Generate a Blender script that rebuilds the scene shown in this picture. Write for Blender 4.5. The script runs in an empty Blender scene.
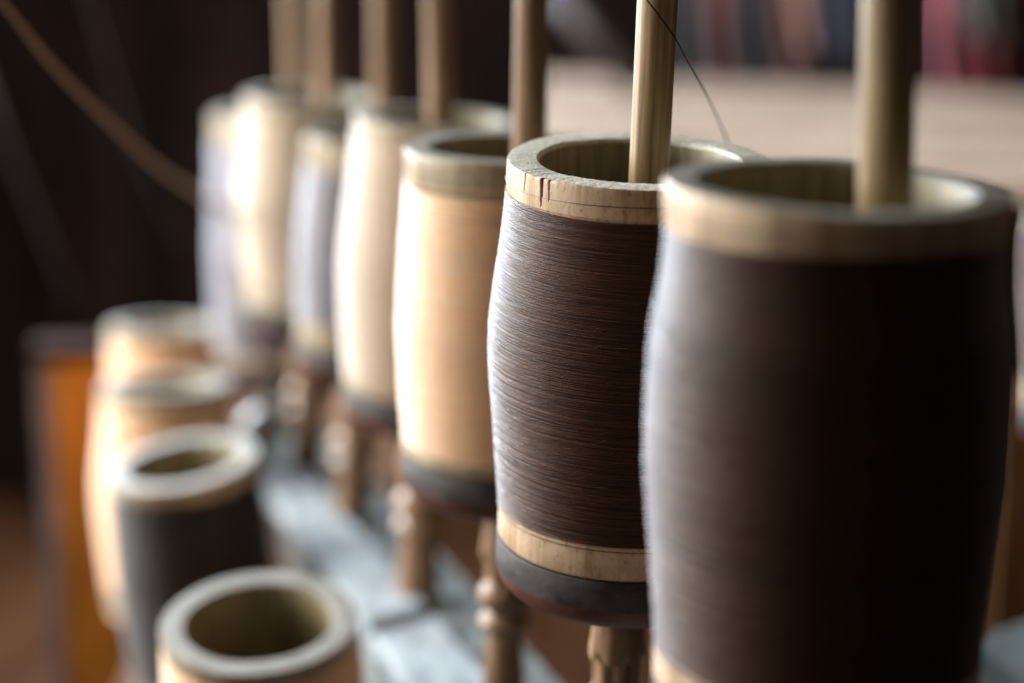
import bpy, math, random
import numpy as np
from mathutils import Vector, Matrix

random.seed(7)
rng = np.random.default_rng(11)
SC = bpy.context.scene
COL = SC.collection
PI = math.pi

# ------------------------------------------------------------------ camera
FPX = 1991.0
PITCH = math.radians(14.0)
CAM_Z = 0.95
cam_d = bpy.data.cameras.new("camera")
cam = bpy.data.objects.new("camera", cam_d)
COL.objects.link(cam)
cam.location = (0, 0, CAM_Z)
cam.rotation_euler = (PI / 2 - PITCH, 0, 0)
cam_d.sensor_width = 36.0
cam_d.lens = FPX * 36.0 / 1024.0
cam_d.clip_start = 0.02
cam_d.clip_end = 60
cam_d.dof.use_dof = True
cam_d.dof.focus_distance = 0.578
cam_d.dof.aperture_fstop = 3.95
SC.camera = cam


def P(px, py, d):
    """point of the place that stands at depth d along the viewing axis"""
    x = (px - 512) / FPX * d
    y = (341.5 - py) / FPX * d
    c, s = math.cos(PITCH), math.sin(PITCH)
    return Vector((x, d * c + y * s, CAM_Z + y * c - d * s))


def P_on(px, py, zfun):
    """point on a near level surface, z given as a function of the forward distance"""
    d = 0.8
    for _ in range(30):
        p = P(px, py, d)
        q = P(px, py, 1.0) - cam.location
        z = zfun(p.y)
        d = (z - CAM_Z) / q.z
    return P(px, py, d)


# ------------------------------------------------------------------ object helpers
def tag(o, label=None, cat=None, group=None, kind=None):
    if label: o["label"] = label
    if cat: o["category"] = cat
    if group: o["group"] = group
    if kind: o["kind"] = kind
    return o


def empty(name, mat_world):
    o = bpy.data.objects.new(name, None)
    o.empty_display_size = 0.02
    COL.objects.link(o)
    o.matrix_world = mat_world
    return o


def mesh_obj(name, V, F, mats, parent=None, midx=None, smooth=True, attrs=None, sharp=0):
    me = bpy.data.meshes.new(name)
    if isinstance(F, np.ndarray):
        V = np.asarray(V, dtype=np.float32)
        n = F.shape[1]
        me.vertices.add(len(V))
        me.vertices.foreach_set("co", V.ravel())
        me.loops.add(F.size)
        me.loops.foreach_set("vertex_index", F.ravel().astype(np.int32))
        me.polygons.add(len(F))
        me.polygons.foreach_set("loop_start", (np.arange(len(F)) * n).astype(np.int32))
        me.update(calc_edges=True)
    else:
        me.from_pydata([tuple(v) for v in V], [], [tuple(f) for f in F])
    if smooth:
        me.polygons.foreach_set("use_smooth", np.ones(len(me.polygons), dtype=bool))
    for m in (mats if isinstance(mats, (list, tuple)) else [mats]):
        me.materials.append(m)
    if midx is not None:
        me.polygons.foreach_set("material_index", np.asarray(midx, dtype=np.int32))
    for k, a in (attrs or {}).items():
        at = me.attributes.new(k, 'FLOAT', 'POINT')
        at.data.foreach_set("value", np.asarray(a, dtype=np.float32))
    me.validate()
    me.update()
    if smooth and sharp: me.set_sharp_from_angle(angle=math.radians(sharp))
    o = bpy.data.objects.new(name, me)
    COL.objects.link(o)
    if parent is not None:
        o.parent = parent
    return o


def lathe(prof, segs, closed=False, fun=None):
    """prof: list of (r, z); returns V, F (quads), ring index per face"""
    n = len(prof)
    th = np.linspace(0, 2 * PI, segs, endpoint=False)
    V = np.zeros((n, segs, 3))
    for i, (r, z) in enumerate(prof):
        rr = np.full(segs, float(r)); zz = np.full(segs, float(z))
        if fun is not None:
            rr, zz = fun(i, th, rr, zz)
        V[i, :, 0] = rr * np.cos(th); V[i, :, 1] = rr * np.sin(th); V[i, :, 2] = zz
    F = []; ring = []
    m = n if closed else n - 1
    j = np.arange(segs); j2 = (j + 1) % segs
    for i in range(m):
        a = i * segs; b = ((i + 1) % n) * segs
        F.append(np.stack([a + j, a + j2, b + j2, b + j], 1)); ring += [i] * segs
    return V.reshape(-1, 3), np.concatenate(F), np.array(ring)


def smooth_noise(th, amps, seed):
    g = np.random.default_rng(seed)
    o = np.zeros_like(th)
    for k, a in amps:
        o += a * np.sin(k * th + g.uniform(0, 2 * PI))
    return o


def tube(points, radius, sides=8, cap=True):
    pts = [Vector(p) for p in points]
    n = len(pts)
    rad = radius if isinstance(radius, (list, tuple)) else [radius] * n
    V = []; F = []
    up = Vector((0, 0, 1))
    t0 = (pts[1] - pts[0]).normalized()
    if abs(t0.dot(up)) > 0.9: up = Vector((1, 0, 0))
    for i, p in enumerate(pts):
        t = (pts[min(i + 1, n - 1)] - pts[max(i - 1, 0)]).normalized()
        s = t.cross(up).normalized(); u = s.cross(t).normalized(); up = u
        for k in range(sides):
            a = 2 * PI * k / sides
            V.append(p + s * (math.cos(a) * rad[i]) + u * (math.sin(a) * rad[i]))
    for i in range(n - 1):
        for k in range(sides):
            k2 = (k + 1) % sides
            F.append((i * sides + k, i * sides + k2, (i + 1) * sides + k2, (i + 1) * sides + k))
    if cap:
        F.append(tuple(reversed(range(sides)))); F.append(tuple((n - 1) * sides + k for k in range(sides)))
    return V, F


def spline(ctrl, n=40):
    c = [Vector(p) for p in ctrl]
    c = [c[0] * 2 - c[1]] + c + [c[-1] * 2 - c[-2]]
    out = []
    m = len(c) - 3
    for i in range(m):
        for k in range(n // m + 1):
            t = k / (n // m + 1)
            a, b, d, e = c[i:i + 4]
            out.append(0.5 * ((2 * b) + (d - a) * t + (2 * a - 5 * b + 4 * d - e) * t * t + (-a + 3 * b - 3 * d + e) * t ** 3))
    out.append(c[-2])
    return out


def slab(corners, thick, bevel=0.002, down=Vector((0, 0, -1))):
    """bevelled prism: corners (ordered) of the top face, extruded down"""
    cs = [Vector(c) for c in corners]
    n = len(cs)
    mid = sum(cs, Vector()) / n
    V = []
    def ring(off, inset):
        for c in cs:
            V.append(c + (mid - c).normalized() * inset + down * off)
    ring(0, bevel * 1.4); ring(bevel * .35, bevel * .4); ring(bevel, 0); ring(thick - bevel, 0); ring(thick, bevel * 1.4)
    F = [tuple(range(n)), tuple(reversed(range(4 * n, 5 * n)))]
    for r in range(4):
        for k in range(n):
            k2 = (k + 1) % n
            F.append((r * n + k, (r + 1) * n + k, (r + 1) * n + k2, r * n + k2))
    return V, F


# ------------------------------------------------------------------ materials
def new_mat(name):
    m = bpy.data.materials.new(name); m.use_nodes = True
    nt = m.node_tree
    for n in list(nt.nodes):
        if n.type not in ('OUTPUT_MATERIAL', 'BSDF_PRINCIPLED'): nt.nodes.remove(n)
    return m, nt, nt.nodes['Principled BSDF']


def N(nt, t, **kw):
    n = nt.nodes.new(t)
    for k, v in kw.items():
        if k.startswith('i_'): n.inputs[k[2:].replace('_', ' ')].default_value = v
        else: setattr(n, k, v)
    return n


def ramp(nt, stops):
    r = nt.nodes.new('ShaderNodeValToRGB')
    e = r.color_ramp.elements
    while len(e) < len(stops): e.new(0.5)
    for i, (p, c) in enumerate(stops):
        e[i].position = p; e[i].color = (c[0], c[1], c[2], 1)
    return r


def mapped_noise(nt, scale_vec, scale=1.0, detail=4, rough=0.6):
    tc = N(nt, 'ShaderNodeTexCoord')
    mp = N(nt, 'ShaderNodeMapping'); mp.inputs['Scale'].default_value = scale_vec
    nt.links.new(tc.outputs['Object'], mp.inputs['Vector'])
    no = N(nt, 'ShaderNodeTexNoise'); no.inputs['Scale'].default_value = scale
    no.inputs['Detail'].default_value = detail; no.inputs['Roughness'].default_value = rough
    nt.links.new(mp.outputs['Vector'], no.inputs['Vector'])
    return no


def wood_mat(name, cols, scale=(60, 60, 4), rough=0.5, bump=0.3, coat=0.0, blot=True, bdist=0.0006, spec=0.4):
    m, nt, b = new_mat(name)
    no = mapped_noise(nt, scale, 3.0, 6, 0.65)
    r = ramp(nt, [(0.3, cols[0]), (0.52, cols[1]), (0.75, cols[2])])
    nt.links.new(no.outputs['Fac'], r.inputs['Fac'])
    if blot:
        n2 = mapped_noise(nt, (18, 18, 9), 1.7, 3, 0.5)
        mx = N(nt, 'ShaderNodeMix', data_type='RGBA', blend_type='MULTIPLY')
        r2 = ramp(nt, [(0.35, (0.62, 0.58, 0.55)), (0.6, (1, 1, 1))])
        nt.links.new(n2.outputs['Fac'], r2.inputs['Fac'])
        mx.inputs[0].default_value = 0.8
        nt.links.new(r.outputs['Color'], mx.inputs[6]); nt.links.new(r2.outputs['Color'], mx.inputs[7])
        nt.links.new(mx.outputs[2], b.inputs['Base Color'])
    else:
        nt.links.new(r.outputs['Color'], b.inputs['Base Color'])
    rr = N(nt, 'ShaderNodeMapRange'); rr.inputs['To Min'].default_value = rough - .1; rr.inputs['To Max'].default_value = rough + .12
    nt.links.new(no.outputs['Fac'], rr.inputs['Value']); nt.links.new(rr.outputs['Result'], b.inputs['Roughness'])
    bp = N(nt, 'ShaderNodeBump'); bp.inputs['Strength'].default_value = bump; bp.inputs['Distance'].default_value = bdist
    nt.links.new(no.outputs['Fac'], bp.inputs['Height']); nt.links.new(bp.outputs['Normal'], b.inputs['Normal'])
    b.inputs['Coat Weight'].default_value = coat; b.inputs['Coat Roughness'].default_value = 0.3
    b.inputs['Specular IOR Level'].default_value = spec
    return m


def bamboo_mat(name, base=(0.72, 0.54, 0.37)):
    m, nt, b = new_mat(name)
    c = base
    no = mapped_noise(nt, (260, 260, 14), 1.0, 5, 0.65)
    r = ramp(nt, [(0.28, (c[0] * .50, c[1] * .43, c[2] * .34)), (0.5, c), (0.75, (c[0] * 1.22, c[1] * 1.25, c[2] * 1.3))])
    nt.links.new(no.outputs['Fac'], r.inputs['Fac'])
    n2 = mapped_noise(nt, (70, 70, 45), 1.0, 4, 0.55)
    r2 = ramp(nt, [(0.33, (0.60, 0.50, 0.40)), (0.55, (1, 1, 1)), (0.8, (1.0, 0.97, 0.88))])
    nt.links.new(n2.outputs['Fac'], r2.inputs['Fac'])
    mx = N(nt, 'ShaderNodeMix', data_type='RGBA', blend_type='MULTIPLY'); mx.inputs[0].default_value = 0.75
    nt.links.new(r.outputs['Color'], mx.inputs[6]); nt.links.new(r2.outputs['Color'], mx.inputs[7])
    # fine dark pits
    n3 = mapped_noise(nt, (900, 900, 500), 1.0, 2, 0.5)
    r3 = ramp(nt, [(0.30, (0.45, 0.35, 0.28)), (0.42, (1, 1, 1))])
    nt.links.new(n3.outputs['Fac'], r3.inputs['Fac'])
    m3 = N(nt, 'ShaderNodeMix', data_type='RGBA', blend_type='MULTIPLY'); m3.inputs[0].default_value = 0.6
    nt.links.new(mx.outputs[2], m3.inputs[6]); nt.links.new(r3.outputs['Color'], m3.inputs[7])
    # reddish stain beside the cracks
    at = N(nt, 'ShaderNodeAttribute'); at.attribute_name = 'stain'
    m4 = N(nt, 'ShaderNodeMix', data_type='RGBA'); m4.inputs[7].default_value = (0.13, 0.035, 0.018, 1)
    nt.links.new(at.outputs['Fac'], m4.inputs[0]); nt.links.new(m3.outputs[2], m4.inputs[6])
    nt.links.new(m4.outputs[2], b.inputs['Base Color'])
    b.inputs['Roughness'].default_value = 0.5
    b.inputs['Specular IOR Level'].default_value = 0.45
    bp = N(nt, 'ShaderNodeBump'); bp.inputs['Strength'].default_value = 0.10; bp.inputs['Distance'].default_value = 0.0001
    ad = N(nt, 'ShaderNodeMath', operation='ADD')
    nt.links.new(no.outputs['Fac'], ad.inputs[0]); nt.links.new(n3.outputs['Fac'], ad.inputs[1])
    nt.links.new(ad.outputs[0], bp.inputs['Height']); nt.links.new(bp.outputs['Normal'], b.inputs['Normal'])
    return m


def endgrain_mat(name, c=(0.62, 0.60, 0.50)):
    m, nt, b = new_mat(name)
    no = mapped_noise(nt, (1400, 1400, 1400), 1.0, 3, 0.6)
    r = ramp(nt, [(0.32, (c[0] * .35, c[1] * .33, c[2] * .28)), (0.47, c), (0.68, (c[0] * 1.35, c[1] * 1.35, c[2] * 1.35))])
    nt.links.new(no.outputs['Fac'], r.inputs['Fac'])
    n2 = mapped_noise(nt, (120, 120, 120), 1.0, 3, 0.6)
    r2 = ramp(nt, [(0.35, (0.72, 0.72, 0.68)), (0.6, (1, 1, 1))])
    nt.links.new(n2.outputs['Fac'], r2.inputs['Fac'])
    mx = N(nt, 'ShaderNodeMix', data_type='RGBA', blend_type='MULTIPLY'); mx.inputs[0].default_value = 0.9
    nt.links.new(r.outputs['Color'], mx.inputs[6]); nt.links.new(r2.outputs['Color'], mx.inputs[7])
    nt.links.new(mx.outputs[2], b.inputs['Base Color'])
    b.inputs['Roughness'].default_value = 0.55
    bp = N(nt, 'ShaderNodeBump'); bp.inputs['Strength'].default_value = 0.7; bp.inputs['Distance'].default_value = 0.0006
    nt.links.new(no.outputs['Fac'], bp.inputs['Height']); nt.links.new(bp.outputs['Normal'], b.inputs['Normal'])
    return m


def thread_mat(name, dark, light, rough=0.38, spec=0.5, sheen=0.4, sub=0.0):
    m, nt, b = new_mat(name)
    at = N(nt, 'ShaderNodeAttribute'); at.attribute_name = 'tone'
    # long soft flecks that run around the winding
    no = mapped_noise(nt, (240, 240, 2100), 1.0, 4, 0.7)
    ad = N(nt, 'ShaderNodeMath', operation='MULTIPLY_ADD'); ad.inputs[1].default_value = 0.6; ad.inputs[2].default_value = -0.3
    nt.links.new(no.outputs['Fac'], ad.inputs[0])
    a2 = N(nt, 'ShaderNodeMath', operation='ADD', use_clamp=True)
    nt.links.new(ad.outputs[0], a2.inputs[0]); nt.links.new(at.outputs['Fac'], a2.inputs[1])
    r = ramp(nt, [(0.0, dark), (0.55, tuple((dark[i] + light[i]) / 2 for i in range(3))), (1.0, light)])
    nt.links.new(a2.outputs[0], r.inputs['Fac'])
    nt.links.new(r.outputs['Color'], b.inputs['Base Color'])
    b.inputs['Roughness'].default_value = rough
    b.inputs['Specular IOR Level'].default_value = spec
    b.inputs['Sheen Weight'].default_value = sheen
    b.inputs['Sheen Roughness'].default_value = 0.35
    if sub:
        b.inputs['Subsurface Weight'].default_value = sub
        b.inputs['Subsurface Radius'].default_value = (0.02, 0.009, 0.004)
        b.inputs['Subsurface Scale'].default_value = 0.5
    nf = mapped_noise(nt, (1500, 1500, 3800), 1.0, 2, 0.7)
    mm = N(nt, 'ShaderNodeMath', operation='MULTIPLY_ADD'); mm.inputs[1].default_value = 2.2
    nt.links.new(nf.outputs['Fac'], mm.inputs[0]); nt.links.new(no.outputs['Fac'], mm.inputs[2])
    bp = N(nt, 'ShaderNodeBump'); bp.inputs['Strength'].default_value = 0.8; bp.inputs['Distance'].default_value = 0.00016
    nt.links.new(mm.outputs[0], bp.inputs['Height']); nt.links.new(bp.outputs['Normal'], b.inputs['Normal'])
    return m


def plain_mat(name, col, rough=0.7, var=0.3, scale=(8, 8, 8), spec=0.3, sheen=0.0, bump=0.0):
    m, nt, b = new_mat(name)
    no = mapped_noise(nt, scale, 1.0, 4, 0.6)
    r = ramp(nt, [(0.3, tuple(c * (1 - var) for c in col)), (0.7, tuple(c * (1 + var) for c in col))])
    nt.links.new(no.outputs['Fac'], r.inputs['Fac']); nt.links.new(r.outputs['Color'], b.inputs['Base Color'])
    b.inputs['Roughness'].default_value = rough; b.inputs['Specular IOR Level'].default_value = spec
    b.inputs['Sheen Weight'].default_value = sheen
    if bump:
        bp = N(nt, 'ShaderNodeBump'); bp.inputs['Strength'].default_value = bump; bp.inputs['Distance'].default_value = 0.002
        nt.links.new(no.outputs['Fac'], bp.inputs['Height']); nt.links.new(bp.outputs['Normal'], b.inputs['Normal'])
    return m


M_BAMBOO = bamboo_mat("bamboo_skin")
M_BAMBOO_D = bamboo_mat("weathered_bamboo_skin", (0.42, 0.35, 0.24))
M_BAMBOO_IN = wood_mat("bamboo_inside", [(0.10, 0.08, 0.035), (0.23, 0.19, 0.10), (0.36, 0.31, 0.18)], (140, 140, 9), 0.45, 0.3)
M_END = endgrain_mat("bamboo_end_grain")
M_END_D = endgrain_mat("grey_green_end_grain", (0.21, 0.195, 0.15))
M_BROWN = thread_mat("dark_brown_thread", (0.018, 0.007, 0.0035), (0.20, 0.086, 0.042), 0.33, 0.33, 0.08)
M_AMBER = thread_mat("amber_thread", (0.96, 0.54, 0.25), (0.99, 0.71, 0.43), 0.34, 0.8, 0.4, 0.2)
M_CREAM = thread_mat("cream_thread", (0.50, 0.36, 0.24), (0.74, 0.61, 0.47), 0.40, 0.45, 0.3, 0.1)
M_BLACK = thread_mat("near_black_thread", (0.004, 0.002, 0.002), (0.035, 0.016, 0.010), 0.32, 0.5, 0.05)
M_LILAC = thread_mat("lilac_grey_thread", (0.10, 0.085, 0.10), (0.25, 0.22, 0.25), 0.35, 0.6, 0.5)
M_ROD = wood_mat("rod_wood", [(0.13, 0.075, 0.03), (0.36, 0.245, 0.12), (0.56, 0.42, 0.24)], (170, 170, 5), 0.42, 0.35, 0.1)
M_ROD_D = wood_mat("aged_rod_wood", [(0.16, 0.095, 0.05), (0.33, 0.215, 0.13), (0.48, 0.34, 0.22)], (90, 90, 5), 0.55, 0.3, spec=.15)
M_CUP = plain_mat("charcoal_cup", (0.052, 0.047, 0.047), 0.58, 0.6, (110, 110, 160), 0.4, 0.0, 0.15)
M_CUPEDGE = plain_mat("worn_cup_edge", (0.11, 0.035, 0.026), 0.55, 0.4, (60, 60, 60), 0.5, 0.0, 0.15)
M_LEG = wood_mat("turned_leg_wood", [(0.15, 0.080, 0.04), (0.30, 0.18, 0.10), (0.46, 0.31, 0.19)], (70, 70, 8), 0.45, 0.3, 0.05)
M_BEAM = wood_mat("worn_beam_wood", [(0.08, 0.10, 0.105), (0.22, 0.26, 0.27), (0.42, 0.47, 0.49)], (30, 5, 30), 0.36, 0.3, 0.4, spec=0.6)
M_RAIL = wood_mat("weathered_rail_wood", [(0.20, 0.235, 0.26), (0.31, 0.36, 0.39), (0.46, 0.52, 0.56)], (40, 6, 40), 0.6, 0.3, 0.0, spec=0.3)
M_ORANGE = wood_mat("orange_varnished_wood", [(0.24, 0.075, 0.008), (0.46, 0.165, 0.020), (0.60, 0.25, 0.04)], (30, 30, 3), 0.55, 0.2, 0.0, spec=.2)
M_EDGE_LIGHT = wood_mat("painted_edge_light", [(0.12, 0.10, 0.11), (0.19, 0.165, 0.18), (0.28, 0.25, 0.26)], (30, 30, 3), 0.5, 0.2)  # pale colour stands in for window light on the post's left face
M_DULL = wood_mat("dull_brown_wood", [(0.05, 0.022, 0.008), (0.11, 0.048, 0.016), (0.16, 0.075, 0.028)], (30, 30, 3), 0.7, 0.2, spec=.1)
M_SIDE = wood_mat("dark_grey_beam_wood", [(0.03, 0.04, 0.04), (0.06, 0.075, 0.075), (0.10, 0.12, 0.12)], (30, 5, 30), 0.6, 0.3)
M_TOP_SHADE = wood_mat("painted_top_shade", [(0.014, 0.006, 0.004), (0.030, 0.012, 0.008), (0.05, 0.02, 0.012)], (30, 30, 3), 0.8, 0.2, spec=.03)  # dark colour stands in for the shadow the post top fades into
M_SHELF = wood_mat("reddish_shelf_wood", [(0.045, 0.020, 0.009), (0.11, 0.050, 0.020), (0.20, 0.095, 0.038)], (5, 30, 30), 0.7, 0.3, spec=.08)
M_WALL = wood_mat("dark_wall_boards", [(0.004, 0.0022, 0.0016), (0.012, 0.0060, 0.0045), (0.024, 0.012, 0.009)], (5, 5, 0.7), 0.85, 0.3, bdist=0.003, spec=0.05)
M_FLOOR = wood_mat("floor_boards", [(0.020, 0.008, 0.004), (0.055, 0.022, 0.009), (0.10, 0.040, 0.016)], (6, 1, 6), 0.7, 0.3, spec=.05)
M_CORD = plain_mat("straw_cord", (0.22, 0.155, 0.095), 0.6, 0.3, (200, 200, 200))
M_CORD_D = plain_mat("maroon_cord", (0.016, 0.006, 0.006), 0.7, 0.3, (100, 100, 100))
M_HAIR = plain_mat("black_thread", (0.012, 0.009, 0.009), 0.4, 0.2, (50, 50, 50))

# ------------------------------------------------------------------ bobbin
BULGE = [(0, 1.0), (.12, 1.015), (.28, 1.075), (.45, 1.11), (.62, 1.09), (.82, 1.045), (1, 1.005)]
CYL = [(0, 1.0), (.15, 1.02), (.4, 1.055), (.6, 1.06), (.85, 1.03), (1, 1.0)]


def interp_prof(pr, t):
    xs = [p[0] for p in pr]; ys = [p[1] for p in pr]
    # smooth (monotone cosine blend over a fine linear table)
    tt = np.asarray(t, dtype=float)
    w = 0.06
    return sum(np.interp(np.clip(tt + o, 0, 1), xs, ys) for o in (-w, -w / 2, 0, w / 2, w)) / 5


def axis_matrix(p, lx, ly, spin=0.0):
    z = Vector((math.tan(math.radians(lx)), math.tan(math.radians(ly)), 1)).normalized()
    x = Vector((1, 0, 0)); x = (x - z * x.dot(z)).normalized()
    y = z.cross(x)
    m = Matrix((x, y, z)).transposed().to_4x4() @ Matrix.Rotation(spin, 4, 'Z')
    m.translation = p
    return m


def make_bobbin(label, px, py, d, mat, R=0.040, H=0.117, lx=0, ly=0, top=0.014, bot=0.016, prof=BULGE,
                strands=150, segs=72, srad=0.00030, detail=False, cut=(0, 0), wall=0.24, group=None, strays=True, fuzz=0, skin=None):
    top_c = P(px, py, d)
    ax = axis_matrix(top_c, lx, ly)
    base = ax @ Matrix.Translation((0, 0, -H))
    root = empty("bobbin", base)
    tag(root, label, "bobbin", group)
    seed = int(px * 7 + py)
    # --- bamboo tube
    ri = R * (1 - wall)
    nseg = 1440 if detail else 128
    b = 0.0010
    prof_t = [(ri, 0), (R * .985, 0), (R, b), (R, bot * .55), (R * .992, bot), (R * .97, bot + .004), (R * .97, H - top - .004),
              (R * .992, H - top), (R, H - top * .6), (R * 1.003, H - 0.0035), (R, H - 0.0003), (R * .996, H), (R * .90, H + .0002),
              (ri * 1.03, H), (ri, H - .0012), (ri * .985, H - .02), (ri * .97, H * .5)]
    cracks = []
    e0 = 11
    if detail:
        i0 = 8
        fine = [(R * (1 + .003 * math.sin(PI * q / 15)), H - top * .98 + (top * .98 - .0006) * q / 15) for q in range(16)]
        prof_t = prof_t[:i0] + fine + prof_t[11:]
        e0 = 8 + 16
        for xx, wd, dp, ln in ((-0.742, 0.017, .0020, .0085), (-0.690, .009, .0009, .0068), (-0.862, .007, .0008, .0062), (-.03, .006, .0005, .0030), (.16, .006, .0004, .0022)):
            cracks.append((math.atan2(-math.sqrt(1 - xx * xx), xx) % (2 * PI), wd, dp, ln))
    stain = {}

    def fun(i, th, rr, zz):
        z0 = zz[0]
        r0 = rr[0]
        rr = rr * (1 + smooth_noise(th, [(2, .005), (3, .002), (5, .0005)], seed))
        if z0 > H - .006:
            w = 1.0
            zz = zz + w * (r0 * (cut[0] * np.cos(th) + cut[1] * np.sin(th)))
            zz = zz + smooth_noise(th, [(3, .00018), (7, .00006), (11, .00004)], seed + 1)
            if detail and z0 > H - .0005:
                g = np.random.default_rng(seed + i)
                n = g.normal(0, 1, len(th)); n = np.convolve(np.concatenate([n[-4:], n, n[:4]]), np.ones(9) / 9, 'valid')
                zz = zz + n * .00016
                if r0 > R * .95 and z0 > H - .0005: rr = rr + n * .00015
        st = np.zeros_like(th)
        for (t0, wd, dp, ln) in cracks:
            if z0 > H - ln and r0 > R * .93:
                f = 1 - (H - z0) / ln
                tw = t0 + .0022 * math.sin(z0 * 900 + t0 * 9) + .0012 * math.sin(z0 * 2300)
                dd = np.abs((th - tw + PI) % (2 * PI) - PI)
                ww = wd * (.30 + .70 * f ** .7)
                rr = rr - np.clip(1 - dd / ww, 0, 1) ** .7 * dp * (.25 + .75 * f)
                st = np.maximum(st, np.clip(1.6 - dd / (ww * 1.1), 0, 1) * min(1, dp / .0013) * (.35 + .65 * f))
        stain[i] = st
        return rr, zz
    V, F, ring = lathe(prof_t, nseg, closed=True, fun=fun)
    midx = np.where((ring >= e0) & (ring <= e0 + 2), 1, np.where(ring >= e0 + 3, 2, 0))
    t = mesh_obj("bamboo_tube", V, F, [skin or M_BAMBOO_D, M_END if detail else M_END_D, M_BAMBOO_IN], root, midx, sharp=40,
                 attrs={"stain": np.concatenate([stain[i] for i in range(len(prof_t))])})
    # --- winding: a core and the strands laid over it
    z1 = H - top; z0 = bot
    nz = 60
    tz = np.linspace(0, 1, nz)
    zc = z1 + (z0 - z1) * tz
    lg = np.random.default_rng(seed + 77)
    lumps = [(k, lg.normal(0, .0022), lg.uniform(0, 6.3)) for k in (5, 9, 14, 22)]

    def interp_lump(pr, t):
        t = np.asarray(t, dtype=float)
        return interp_prof(pr, t) + sum(a * np.sin(k * t + ph) for k, a, ph in lumps) * np.clip(t * (1 - t) * 8, 0, 1)
    rc = interp_lump(prof, tz) * R
    rc[0] = R * .975; rc[-1] = R * .975
    edge = smooth_noise
    V, F, ring = lathe(list(zip(rc - srad * .35, zc))[::-1], segs, fun=None)
    nv = len(V)
    Vs = [V]; Fs = [F]; tone = [np.full(nv, 0.2)]
    g = np.random.default_rng(seed + 5)
    off = nv
    th = np.linspace(0, 2 * PI, segs, endpoint=False)
    ts = (np.arange(strands) + .5) / strands
    extra = []
    if strays:
        extra = [(-0.0034, .00014), (H - top - bot + .0016, .00014)]
    slow = g.normal(0, 1, strands); slow = np.convolve(slow, np.ones(9) / 3, 'same')
    for k in range(strands + len(extra)):
        if k < strands:
            t0 = ts[k] + g.normal(0, .35 / strands)
            zb = z1 + (z0 - z1) * np.clip(t0, .002, .998)
            amp = abs(g.normal(0, .00045 if detail else .0006))
            zz = zb + amp * np.sin(th + g.uniform(0, 2 * PI)) + g.normal(0, .00022) * np.sin(2 * th + g.uniform(0, 6)) \
                + g.normal(0, .00012) * np.sin(5 * th + g.uniform(0, 6))
            zz = np.clip(zz, z0 - .0004, z1 + .0004)
            sr = srad * g.uniform(.65, 1.25)
            lift = abs(g.normal(0, .00008 if detail else .0001))
            tn = np.clip(.42 + .07 * g.normal() + .02 * slow[k], 0.02, 1)
        else:
            zo, sr = extra[k - strands]
            zz = np.full(segs, z1 - zo) + .0007 * np.sin(th + 2.2 + k) + .0002 * np.sin(3 * th)
            lift = .0001; tn = 0.0
        tt = (z1 - zz) / (z1 - z0)
        rad = interp_lump(prof, tt) * R + lift
        if k >= strands: rad = rad * 0 + R * 1.0055
        ring_v = []
        for q in range(4):
            a = PI / 2 * q
            ring_v.append(np.stack([(rad + sr * math.cos(a)) * np.cos(th), (rad + sr * math.cos(a)) * np.sin(th), zz + sr * math.sin(a)], 1))
        Vs.append(np.concatenate(ring_v))
        j = np.arange(segs); j2 = (j + 1) % segs
        for q in range(4):
            q2 = (q + 1) % 4
            Fs.append(np.stack([off + q * segs + j, off + q * segs + j2, off + q2 * segs + j2, off + q2 * segs + j], 1))
        tone.append(np.full(4 * segs, tn)); off += 4 * segs
    if fuzz:
        # loose fibre ends standing off the yarn
        for k in range(fuzz):
            a = g.uniform(0, 2 * PI); z = g.uniform(z0, z1); tt = (z1 - z) / (z1 - z0)
            r = float(interp_lump(prof, tt)) * R + .0001
            ln = g.uniform(.0012, .0045); sg = g.choice([-1, 1])
            tw = .000035
            pts = []
            for s in (0, .33, .66, 1):
                aa = a + sg * s * ln / r
                rr = r + s * (1.3 - s * .6) * ln * g.uniform(.05, .28)
                pts.append((rr, aa, z + s * ln * g.normal(0, .22)))
            vv = []
            for (rr, aa, z_) in pts:
                vv += [(rr * math.cos(aa), rr * math.sin(aa), z_ + tw), ((rr + tw) * math.cos(aa), (rr + tw) * math.sin(aa), z_ - tw),
                       ((rr - tw) * math.cos(aa), (rr - tw) * math.sin(aa), z_ - tw)]
            Vs.append(np.array(vv))
            for s in range(3):
                for q in range(3):
                    Fs.append(np.array([[off + s * 3 + q, off + s * 3 + (q + 1) % 3, off + s * 3 + 3 + (q + 1) % 3, off + s * 3 + 3 + q]]))
            tone.append(np.full(12, 1.0)); off += 12
    w = mesh_obj("thread_winding", np.concatenate(Vs), np.concatenate(Fs), [mat], root, attrs={"tone": np.concatenate(tone)})
    return dict(root=root, base=base, R=R, H=H, lx=lx, ly=ly)


# ------------------------------------------------------------------ spindle: rod, cup, turned leg
def beam_z(y):
    return CAM_Z - .354 - .075 * (y - .85)


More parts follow.
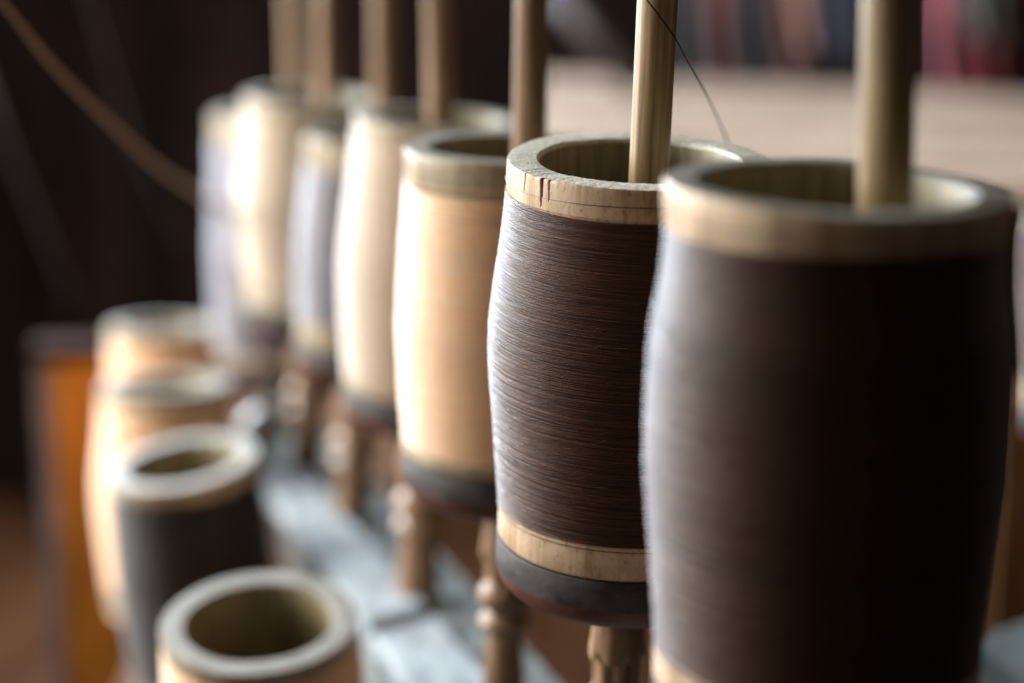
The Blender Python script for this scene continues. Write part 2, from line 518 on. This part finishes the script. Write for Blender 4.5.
def make_spindle(label, bob, rod_px=None, rod_dy=0.0, rod_mat=M_ROD, leg_mat=M_LEG, rod_r=0.0064, above=0.16, rod_lean=0.0, group=None, leg_to=None, fat=1.25):
    R, H = bob['R'], bob['H']
    root = empty("spindle", bob['base'] @ Matrix.Translation((0, 0, -0.0185)))
    tag(root, label, "spindle", group)
    seed = int(abs(bob['base'].translation.x) * 9000) + 3
    # cup
    ct = .0180
    V, F, ring = lathe([(R * .5, ct), (R * .999, ct), (R * 1.006, ct - .0005), (R * 1.008, .0085), (R * .985, .0050), (R * .93, .0024), (R * .86, .0008), (R * .80, 0), (R * .2, -.0004), (0.0005, -.0004)][::-1], 128)
    midx = np.where((ring >= 1) & (ring <= 5), 1, 0)
    mesh_obj("cup", V, F, [M_CUP, M_CUPEDGE], root, midx, sharp=50)
    # rod
    ox = rod_px or 0.0
    n = 26
    z0, z1 = ct - .002, H + .018 + above
    pts = []; rads = []
    for i in range(n):
        t = i / (n - 1); z = z0 + (z1 - z0) * t
        pts.append((ox + math.tan(math.radians(rod_lean)) * (z - H) + .0006 * math.sin(3 * t + seed), rod_dy + .0005 * math.cos(4 * t), z))
        rads.append(rod_r * (1.04 - .08 * t + .012 * math.sin(9 * t + seed)))
    sides = 40
    V, F = tube(pts, rads, sides)
    V = [Vector(v) for v in V]
    g = random.Random(seed)
    ph = [g.uniform(0, 6) for _ in range(4)]
    for i in range(n):
        c = Vector(pts[i])
        for k in range(sides):
            a = 2 * PI * k / sides
            s = 1 + .022 * math.sin(2 * a + ph[0]) + .016 * math.sin(5 * a + ph[1] + i * .12) + .008 * math.sin(9 * a + ph[2])
            V[i * sides + k] = c + (V[i * sides + k] - c) * s
    mesh_obj("rod", V, F, rod_mat, root)
    # leg: scalloped collar, fluted shaft, beads
    L = leg_to if leg_to else max(.04, bob['base'].translation.z - .0185 - beam_z(bob['base'].translation.y)) + .004
    prof = [(.0080, .0), (.0082, -.0120), (.0086, -.0150), (.0091, -.0200), (.0094, -.0228), (.0093, -.0231), (.0081, -.0233), (.0079, -.028), (.0077, -.0355), (.0090, -.0375),
            (.0104, -.0402), (.0104, -.0425), (.0090, -.0458), (.0074, -.0478), (.0088, -.0496), (.0100, -.0520), (.0090, -.0545), (.0070, -.0565),
            (.0068, -.060), (.0074, -.068), (.0082, -.0760), (.0086, -L + .006), (.0110, -L + .004), (.0112, -L)]
    prof = [(p[0] * fat, p[1]) for p in prof]
    prof = [p for i, p in enumerate(prof) if p[1] > -L + .0065 or i >= len(prof) - 3]
    if prof[-3][1] > prof[-4][1]: prof.pop(-3)

    def lf(i, th, rr, zz):
        z = zz[0]
        if -.0233 < z < -.0225:
            zz = zz + .0018 - .0040 * np.abs(np.cos(3.5 * th + .2))
        if -.036 < z <= -.0232:
            rr = rr * (1 - .13 * np.abs(np.cos(3.5 * th + .2)) ** 4)
            rr = rr
        return rr, zz
    V, F, ring = lathe(prof[::-1], 84, fun=lf)
    mesh_obj("leg", V, F, leg_mat, root, sharp=40)
    return root


# ---- the row in use
G_ROW = "bobbins standing on spindles in the receding row"
S_ROW = "spindles of the receding row"
bA = make_bobbin("dark brown bobbin nearest on the right, large and blurred before the sharp one", 836, 185, .458, M_BROWN, R=.0394, H=.1215, lx=.2, ly=-.2,
                 top=.0085, bot=.008, strands=230, segs=110, srad=.00022, skin=M_BAMBOO, fuzz=500, prof=[(0, .985), (.10, .99), (.25, 1.055), (.42, 1.085), (.6, 1.075), (.8, 1.035), (1, .99)], cut=(-.03, 0), wall=.2, group=G_ROW)
bB = make_bobbin("sharply focused dark brown bobbin with cracked pale bamboo rim, second from the front", 640, 160, .599, M_BROWN, H=.1205, lx=1.5, ly=-3.2,
                 strands=340, segs=220, srad=.00021, detail=True, skin=M_BAMBOO, fuzz=1100, top=.0097, bot=.0105, cut=(0, .012), group=G_ROW,
                 prof=[(0, .995), (.08, 1.01), (.28, 1.075), (.45, 1.11), (.62, 1.09), (.82, 1.04), (1, .995)])
bC = make_bobbin("glowing amber bobbin directly behind the sharp brown one, with a greenish bamboo rim band", 513, 147, .737, M_AMBER, lx=1.0, ly=-.5, top=.0135, bot=.0050, H=.1170,
                 prof=CYL, group=G_ROW, fuzz=400)
bD = make_bobbin("pale cream bobbin leaning left between the amber bobbin and the lilac grey one", 440, 118, .915, M_CREAM, R=.0392, lx=3.3, ly=-.5, top=.006, bot=.004, H=.1270,
                 prof=[(0, 1.0), (.15, 1.03), (.4, 1.10), (.55, 1.11), (.8, 1.06), (1, 1.0)], group=G_ROW, strays=False)
bE = make_bobbin("lilac grey bobbin with cream ends, its rim lower than the neighbours on both sides", 371, 138, 1.07, M_LILAC, R=.0350, lx=4.0, ly=-1, top=.015, bot=.012, H=.112,
                 prof=CYL, group=G_ROW, strays=False)
bF = make_bobbin("tall cream bobbin with blue-white lit rim, in front of the last grey one", 312, 97, 1.18, M_CREAM, R=.0405, lx=2.3, ly=-2, top=.008, bot=.004, H=.124,
                 prof=[(0, 1.0), (.15, 1.02), (.4, 1.07), (.6, 1.06), (.8, 1.0), (1, .93)], group=G_ROW, strays=False)
bG = make_bobbin("last grey bobbin of the row, a narrow strip showing left of the tall cream one", 274, 114, 1.33, M_LILAC, R=.0410, lx=1.2, ly=-1, top=.016, bot=.006, H=.165,
                 prof=CYL, group=G_ROW, strays=False)
make_spindle("thick round spindle rod standing in the nearest out-of-focus brown bobbin", bA, .0123, group=S_ROW, rod_lean=-1.5)
make_spindle("sharply focused pale spindle rod standing in the cracked-rim brown bobbin", bB, .0023, group=S_ROW, rod_lean=.3, rod_r=.0062, fat=1.0)
make_spindle("spindle under and through the amber bobbin, charcoal cup and beaded wooden leg", bC, .0060, fat=1.0, group=S_ROW, rod_mat=M_ROD_D, rod_lean=-.5)
make_spindle("spindle of the leaning cream bobbin, its brown leg rising from the grey beam", bD, .001, group=S_ROW, rod_mat=M_ROD_D, rod_lean=-3.5)
make_spindle("spindle of the low lilac grey bobbin, rod showing beside the cream bobbin", bE, .0075, group=S_ROW, rod_mat=M_ROD_D, rod_lean=-3)
make_spindle("spindle of the tall cream bobbin, rod third from the left end", bF, .0085, group=S_ROW, rod_mat=M_ROD_D, rod_lean=-1)
make_spindle("spindle of the last grey bobbin, leftmost rod against the dark wall", bG, .0140, group=S_ROW, rod_mat=M_ROD_D, rod_lean=-1, leg_mat=M_BEAM)
bN = make_bobbin("dark bobbin cut off by the right edge, behind the nearest brown bobbin", 1093, 216, 1.16, M_BROWN, lx=-1, ly=3, top=.003, H=.112, prof=CYL, strays=False)
make_spindle("spindle under the dark bobbin cut off by the right edge", bN, .0, rod_mat=M_ROD_D, leg_to=.10)

# ---- spare bobbins on the lower shelf
G_LOW = "bobbins waiting on the lower shelf"
SHELF_Z = CAM_Z - .452
lows = []
lows.append(make_bobbin("open-mouthed bamboo bobbin at the bottom edge, nearest of the lower ones", 259, 621, .800, M_AMBER, R=.0393, lx=-1.0, ly=-9.5, top=.0065, bot=.01, H=.13, wall=.25, prof=CYL, group=G_LOW, strays=False))
lows.append(make_bobbin("dark brown bobbin on the lower shelf behind the open-mouthed one", 183, 461, 1.045, M_BLACK, R=.0395, lx=-3.5, ly=-3.5, top=.0085, bot=.012, H=.13, prof=CYL, cut=(.06, 0), group=G_LOW, strays=False))
lows.append(make_bobbin("pale amber bobbin with a bright left side, behind the dark one on the lower shelf", 166, 383, 1.20, M_AMBER, R=.0390, lx=0, ly=5, top=.010, bot=.012, H=.135, group=G_LOW, strays=False,
                        prof=[(0, 1.0), (.15, 1.03), (.4, 1.13), (.6, 1.12), (.85, 1.04), (1, 1.0)]))
lows.append(make_bobbin("farthest bobbin on the lower shelf, only its rim and amber top showing", 163, 325, 1.40, M_AMBER, R=.0375, lx=0, ly=5, top=.010, bot=.012, H=.135, prof=CYL, group=G_LOW, strays=False))

# ------------------------------------------------------------------ frame beam, rail and knobs
def bz(off=0.0):
    return lambda y: beam_z(y) + off

beam = empty("beam", Matrix.Translation(P_on(340, 560, bz())))
tag(beam, "grey worn wooden beam catching blue window light under the row of spindles", "beam")
inv = beam.matrix_world.inverted()
near_l, far_l = P_on(395, 700, bz()), P_on(243, 428, bz())
near_r, far_r = P_on(575, 700, bz()), P_on(325, 425, bz())
dl = (near_l - far_l).normalized()
near_l = near_l + dl * .35; near_r = near_r + (near_r - far_r).normalized() * .35
V, F = slab([inv @ v for v in (near_l, near_r, far_r, far_l)], .045, .004)
mesh_obj("top_board", V, F, M_BEAM, beam, smooth=False)
for rp in (((250, 468), (296, 460), (428, 606), (368, 624)), ((372, 632), (434, 614), (530, 725), (452, 745))):
    V, F = slab([inv @ P_on(x, y, bz(.005)) for x, y in (rp[3], rp[2], rp[1], rp[0])], .009, .0035)
    mesh_obj("rail", V, F, M_RAIL, beam, smooth=False)

def knob(px, py, r, label, mat=M_BEAM):
    p = P_on(px, py, bz(.0))
    k = empty("knob", Matrix.Translation(p)); tag(k, label, "knob")
    V, F, ring = lathe([(.001, r * 2.6), (r * .6, r * 2.4), (r * .95, r * 1.9), (r, r * 1.5), (r * .8, r * .95), (r * .45, r * .6)][::-1], 40)
    mesh_obj("finial", V, F, mat, k)
    V, F, ring = lathe([(r * .45, r * .62), (r * .4, r * .3), (r * .7, r * .1), (r * .72, -.002)][::-1], 32)
    mesh_obj("stem", V, F, mat, k)
knob(262, 468, .0150, "round grey wooden knob shining at the far end of the beam")
knob(350, 486, .0085, "small brown wooden knob on the beam below the cream bobbin's cup", M_LEG)

# lower shelf
c = [Vector((-.75, .55, SHELF_Z)), Vector((-.09, .55, SHELF_Z)), Vector((-.16, 1.62, SHELF_Z)), Vector((-.75, 1.62, SHELF_Z))]
sh = empty("shelf", Matrix.Translation((-.3, 1.1, SHELF_Z)))
tag(sh, "reddish brown wooden shelf that carries the lower bobbins", "shelf")
inv = sh.matrix_world.inverted()
xs = [-.75, -.27, -.03]
for a, b_, z in ((-.205, -.163, 0), (-.160, -.06, .0)):
    V, F = slab([inv @ Vector((a, .5, SHELF_Z)), inv @ Vector((b_, .5, SHELF_Z)), inv @ Vector((b_ - .03, 1.62, SHELF_Z)), inv @ Vector((a - .03, 1.62, SHELF_Z))], .02, .002)
    mesh_obj("board", V, F, M_SHELF, sh, smooth=False)

# spare bobbins really rest on the shelf: set the base of each exactly at the shelf by adding its bamboo foot
for L_ in lows:
    bz_ = L_['base'].translation.z
    if bz_ - SHELF_Z > .001:
        V, F, ring = lathe([(L_['R'] * .9, .0), (L_['R'] * .95, -(bz_ - SHELF_Z) - .002)][::-1], 64)
        mesh_obj("foot", V, F, M_BAMBOO, L_['root'])

# orange post at the left, and one at the right
def post(px0, px1, py_top, d, label, mat, rot=0, depth=.035, zbot=-.15, strip=False):
    a, b_ = P(px0, py_top, d), P(px1, py_top, d)
    w = (b_.x - a.x)
    o = empty("wooden_post", Matrix.Translation(((a.x + b_.x) / 2, a.y + depth / 2, zbot)) @ Matrix.Rotation(math.radians(rot), 4, 'Z'))
    tag(o, label, "post")
    h = a.z - zbot
    V, F = slab([(-w / 2, -depth / 2, h), (w / 2, -depth / 2, h), (w / 2, depth / 2, h), (-w / 2, depth / 2, h)], h, .005)
    mesh_obj("shaft", V, F, mat, o, smooth=False)
    if strip:
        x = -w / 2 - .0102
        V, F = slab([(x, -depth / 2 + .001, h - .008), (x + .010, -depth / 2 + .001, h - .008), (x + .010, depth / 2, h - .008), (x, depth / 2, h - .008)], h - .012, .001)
        V2, F2 = slab([(x - .002, -depth / 2 - .002, h + .004), (w / 2 + .003, -depth / 2 - .002, h + .004), (w / 2 + .003, depth / 2 + .002, h + .004), (x - .002, depth / 2 + .002, h + .004)], .012, .002)
        mesh_obj("cap", V2, F2, M_TOP_SHADE, o, smooth=False)  # added piece, paints the shadow over the post top
        mesh_obj("edge_light_strip", V, F, M_EDGE_LIGHT, o, smooth=False)  # added strip, paints the window light down the left edge
    return o
post(46, 106, 352, 1.42, "orange varnished wooden post at the far left, pale light painted along its left edge", M_ORANGE, rot=5, depth=.03, strip=True)
post(1008, 1080, 395, 1.45, "dull brown wooden post behind the bobbin cut off at the right edge", M_DULL, rot=-10)
V, F = slab([P(960, 640, .9), P(1080, 600, .9), P(1090, 720, .8), P(940, 720, .8)], .03, .003)
tag(mesh_obj("side_beam", V, F, M_SIDE, smooth=False), "grey beam end in the bottom right corner beside the nearest bobbin", "beam")

# ------------------------------------------------------------------ warp sheet on the right
WZ = CAM_Z - .30
def on_warp(px, py):
    return P_on(px, py, lambda y: WZ)
m, nt, b = new_mat("warp_threads")
no = mapped_noise(nt, (0.7, 13, 3), 1.6, 7, 0.85)
r = ramp(nt, [(0.43, (0.06, 0.036, 0.025)), (0.5, (0.38, 0.28, 0.21)), (0.6, (0.62, 0.48, 0.37))])
nt.links.new(no.outputs['Fac'], r.inputs['Fac']); nt.links.new(r.outputs['Color'], b.inputs['Base Color'])
b.inputs['Roughness'].default_value = 0.8; b.inputs['Specular IOR Level'].default_value = .15
M_WARP = m
wr = empty("loom_warp", Matrix.Translation(on_warp(800, 150)))
tag(wr, "wide pale beige sheet of warp threads stretched behind the bobbins", "loom warp")
inv = wr.matrix_world.inverted()
c0, c1, c2, c3 = on_warp(525, 176), on_warp(1130, 200), on_warp(1130, 101), on_warp(540, 74)
V, F = slab([inv @ q for q in (c0, c1, c2, c3)], .012, .002)
mesh_obj("thread_sheet", V, F, M_WARP, wr, smooth=False)
V, F = tube([inv @ (c0 + Vector((0, -.014, -.012))), inv @ (c1 + Vector((0, -.014, -.012)))], .014, 20)
mesh_obj("roller", V, F, M_SHELF, wr)

# ------------------------------------------------------------------ room behind
FZ = -.15
def quad(name, pts, mat, sub=1):
    return mesh_obj(name, pts, [(0, 1, 2, 3)], mat, smooth=False)
tag(quad("floor", [(-4, -1, FZ), (4, -1, FZ), (4, 4.2, FZ), (-4, 4.2, FZ)], M_FLOOR), kind="structure")
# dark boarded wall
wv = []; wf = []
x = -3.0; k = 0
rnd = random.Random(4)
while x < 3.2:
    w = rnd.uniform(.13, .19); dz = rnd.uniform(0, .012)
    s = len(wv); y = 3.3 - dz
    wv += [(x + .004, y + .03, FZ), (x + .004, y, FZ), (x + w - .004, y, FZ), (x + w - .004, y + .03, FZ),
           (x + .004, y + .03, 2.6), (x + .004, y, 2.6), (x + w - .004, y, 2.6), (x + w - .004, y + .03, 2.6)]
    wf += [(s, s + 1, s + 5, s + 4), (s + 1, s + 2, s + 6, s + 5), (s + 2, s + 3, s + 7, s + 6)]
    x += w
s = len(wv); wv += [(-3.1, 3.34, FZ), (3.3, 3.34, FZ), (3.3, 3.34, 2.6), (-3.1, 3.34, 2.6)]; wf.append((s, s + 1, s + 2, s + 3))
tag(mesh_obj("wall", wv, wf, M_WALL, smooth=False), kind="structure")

def cloth(px0, px1, py_bot, d, col, label, folds=3, py_top=-60, amp=.02, name="hanging_cloth", cat="cloth"):
    a, b_ = P(px0, py_bot, d), P(px1, py_bot, d)
    t = P(px0, py_top, d)
    mt = plain_mat("cloth_dye", col, .8, .25, (40, 40, 8), .2, .3)
    nx, nz = 40, 24
    V = []; F = []
    w = b_.x - a.x
    for side in (0, .004):
        for j in range(nz + 1):
            for i in range(nx + 1):
                u, v = i / nx, j / nz
                V.append((a.x + w * u + .004 * math.sin(7 * v + 3 * u), a.y + side + amp * math.sin(2 * PI * folds * u + 1.2 * v) * (1 - .4 * v), a.z + (t.z - a.z) * v + (.006 * math.sin(5 * u) if j == 0 else 0)))
    n1 = (nx + 1) * (nz + 1)
    for sd in (0, 1):
        for j in range(nz):
            for i in range(nx):
                q = sd * n1 + j * (nx + 1) + i
                f = (q, q + 1, q + nx + 2, q + nx + 1)
                F.append(f if sd == 0 else f[::-1])
    for i in range(nx):
        F.append((i, i + n1, i + 1 + n1, i + 1)); q = nz * (nx + 1) + i; F.append((q, q + 1, q + 1 + n1, q + n1))
    for j in range(nz):
        q = j * (nx + 1); F.append((q, q + nx + 1, q + nx + 1 + n1, q + n1)); q += nx; F.append((q, q + n1, q + nx + 1 + n1, q + nx + 1))
    return tag(mesh_obj(name, V, F, mt), label, cat)
cloth(920, 945, 92, 2.62, (0.19, .05, .06), "narrow rose red cloth strip hanging beside the thick rod", 1)
cloth(946, 1000, 96, 2.75, (0.17, .028, .034), "crimson red cloth hanging below and behind the grey-green piece", 2)
cloth(958, 1003, 38, 2.66, (0.15, .15, .14), "pale grey-green cloth hanging in front of the crimson one", 2, amp=.012)
cloth(772, 805, 96, 2.72, (0.06, .015, .012), "dark brick red cloth left of the thick rod", 1)
cloth(785, 815, 50, 2.62, (0.14, .065, .045), "terracotta orange cloth hanging over the dark brick red one", 1, amp=.012)
cloth(818, 868, 60, 2.75, (0.05, .052, .08), "slate blue cloth hanging just left of the thick rod", 2)
cloth(706, 732, 84, 2.8, (0.060, .010, .010), "very dark maroon cloth between two charcoal ones", 1)
cloth(676, 704, 90, 2.86, (0.018, .016, .016), "charcoal grey cloth right of the sharp rod", 1)
cloth(734, 770, 88, 2.9, (0.022, .019, .02), "charcoal cloth between the maroon and the brick red ones", 1)
V, F = tube([P(548, -20, 2.5), P(640, 92, 2.5)], .016, 12)
tag(mesh_obj("wooden_strut", V, F, wood_mat("grey_strut", [(.03, .022, .022), (.05, .036, .036), (.07, .05, .05)])), "slanting grey wooden strut in the dark behind the amber bobbin's rod", "strut")

# ------------------------------------------------------------------ cords and loose threads
CORD_R = [.00095 + .0010 * k / 54 for k in range(55)]
V, F = tube(spline([P(-30, -40, .74), P(15, 18, .78), P(62, 75, .84), P(125, 137, .94), P(165, 172, 1.03), P(205, 198, 1.15), P(240, 222, 1.262)], 48), CORD_R, 10)
tag(mesh_obj("straw_cord", V, F, M_CORD), "tan straw cord curving down from the top left corner to the last bobbin", "cord")
V, F = tube(spline([P(-20, 60, 1.7), P(5, 130, 1.7), P(40, 215, 1.72), P(75, 300, 1.75)], 30), .0035, 8)
tag(mesh_obj("dark_cord", V, F, M_CORD_D), "faint dark maroon cord slanting down at the left edge below the straw cord", "cord")
V, F = tube(spline([P(628, -30, .560), P(645, -3, .562), P(661, 18, .568), P(676, 40, .577), P(690, 66, .60), P(708, 98, .63), P(722, 128, .66), P(729, 146, .67)], 50), .00028, 6)
tag(mesh_obj("loose_thread", V, F, M_HAIR), "single loose black thread crossing the sharp rod and falling to the rim behind", "thread")

V, F = tube(spline([P(84, -20, 1.5), P(112, 70, 1.5), P(140, 160, 1.5), P(190, 260, 1.5)], 30), .0011, 6)
tag(mesh_obj("slack_thread", V, F, M_CORD_D), "very faint dark thread sagging just right of the straw cord", "thread")
V, F = tube(spline([P(556, -20, 1.3), P(585, 50, 1.32), P(640, 118, 1.36), P(700, 150, 1.42)], 30), .0006, 6)
tag(mesh_obj("slack_thread", V, F, M_CORD), "faint blurred pale thread passing behind the left side of the sharp rod", "thread")

# ------------------------------------------------------------------ light
def area(name, loc, target, size, size_y, power, col):
    l = bpy.data.lights.new(name, 'AREA'); l.shape = 'RECTANGLE'; l.size = size; l.size_y = size_y; l.energy = power; l.color = col
    o = bpy.data.objects.new(name, l); COL.objects.link(o); o.location = loc
    o.rotation_euler = (Vector(target) - Vector(loc)).to_track_quat('-Z', 'Y').to_euler()
    return o
area("window_light", (-1.35, 1.40, 1.30), (-.2, 1.35, .75), 1.5, 1.0, 96, (.97, .96, .93))
area("far_window_light", (-1.15, 2.75, 1.35), (-.1, .9, .78), 1.1, 1.1, 120, (.74, .86, 1.0))
area("side_fill", (-1.7, .0, 1.25), (0, .8, .8), .8, 1.0, 4.8, (1.0, .84, .68))  # added weak fill, wraps light around the bobbin fronts
area("warp_fill", (1.25, 1.5, 1.75), (.45, 1.85, .6), .6, .6, 2.6, (1.0, .84, .72))  # added lamp above the warp sheet, only to brighten it

w = bpy.data.worlds.new("World"); SC.world = w; w.use_nodes = True
bg = w.node_tree.nodes['Background']
bg.inputs['Color'].default_value = (1.0, .93, .86, 1); bg.inputs['Strength'].default_value = .024

SC.view_settings.view_transform = 'Standard'
SC.view_settings.look = 'None'
SC.view_settings.exposure = 0
SC.view_settings.gamma = 1
SC.view_settings.use_curve_mapping = False
SC.cycles.use_denoising = True
SC.cycles.max_bounces = 6
SC.cycles.sample_clamp_indirect = 4
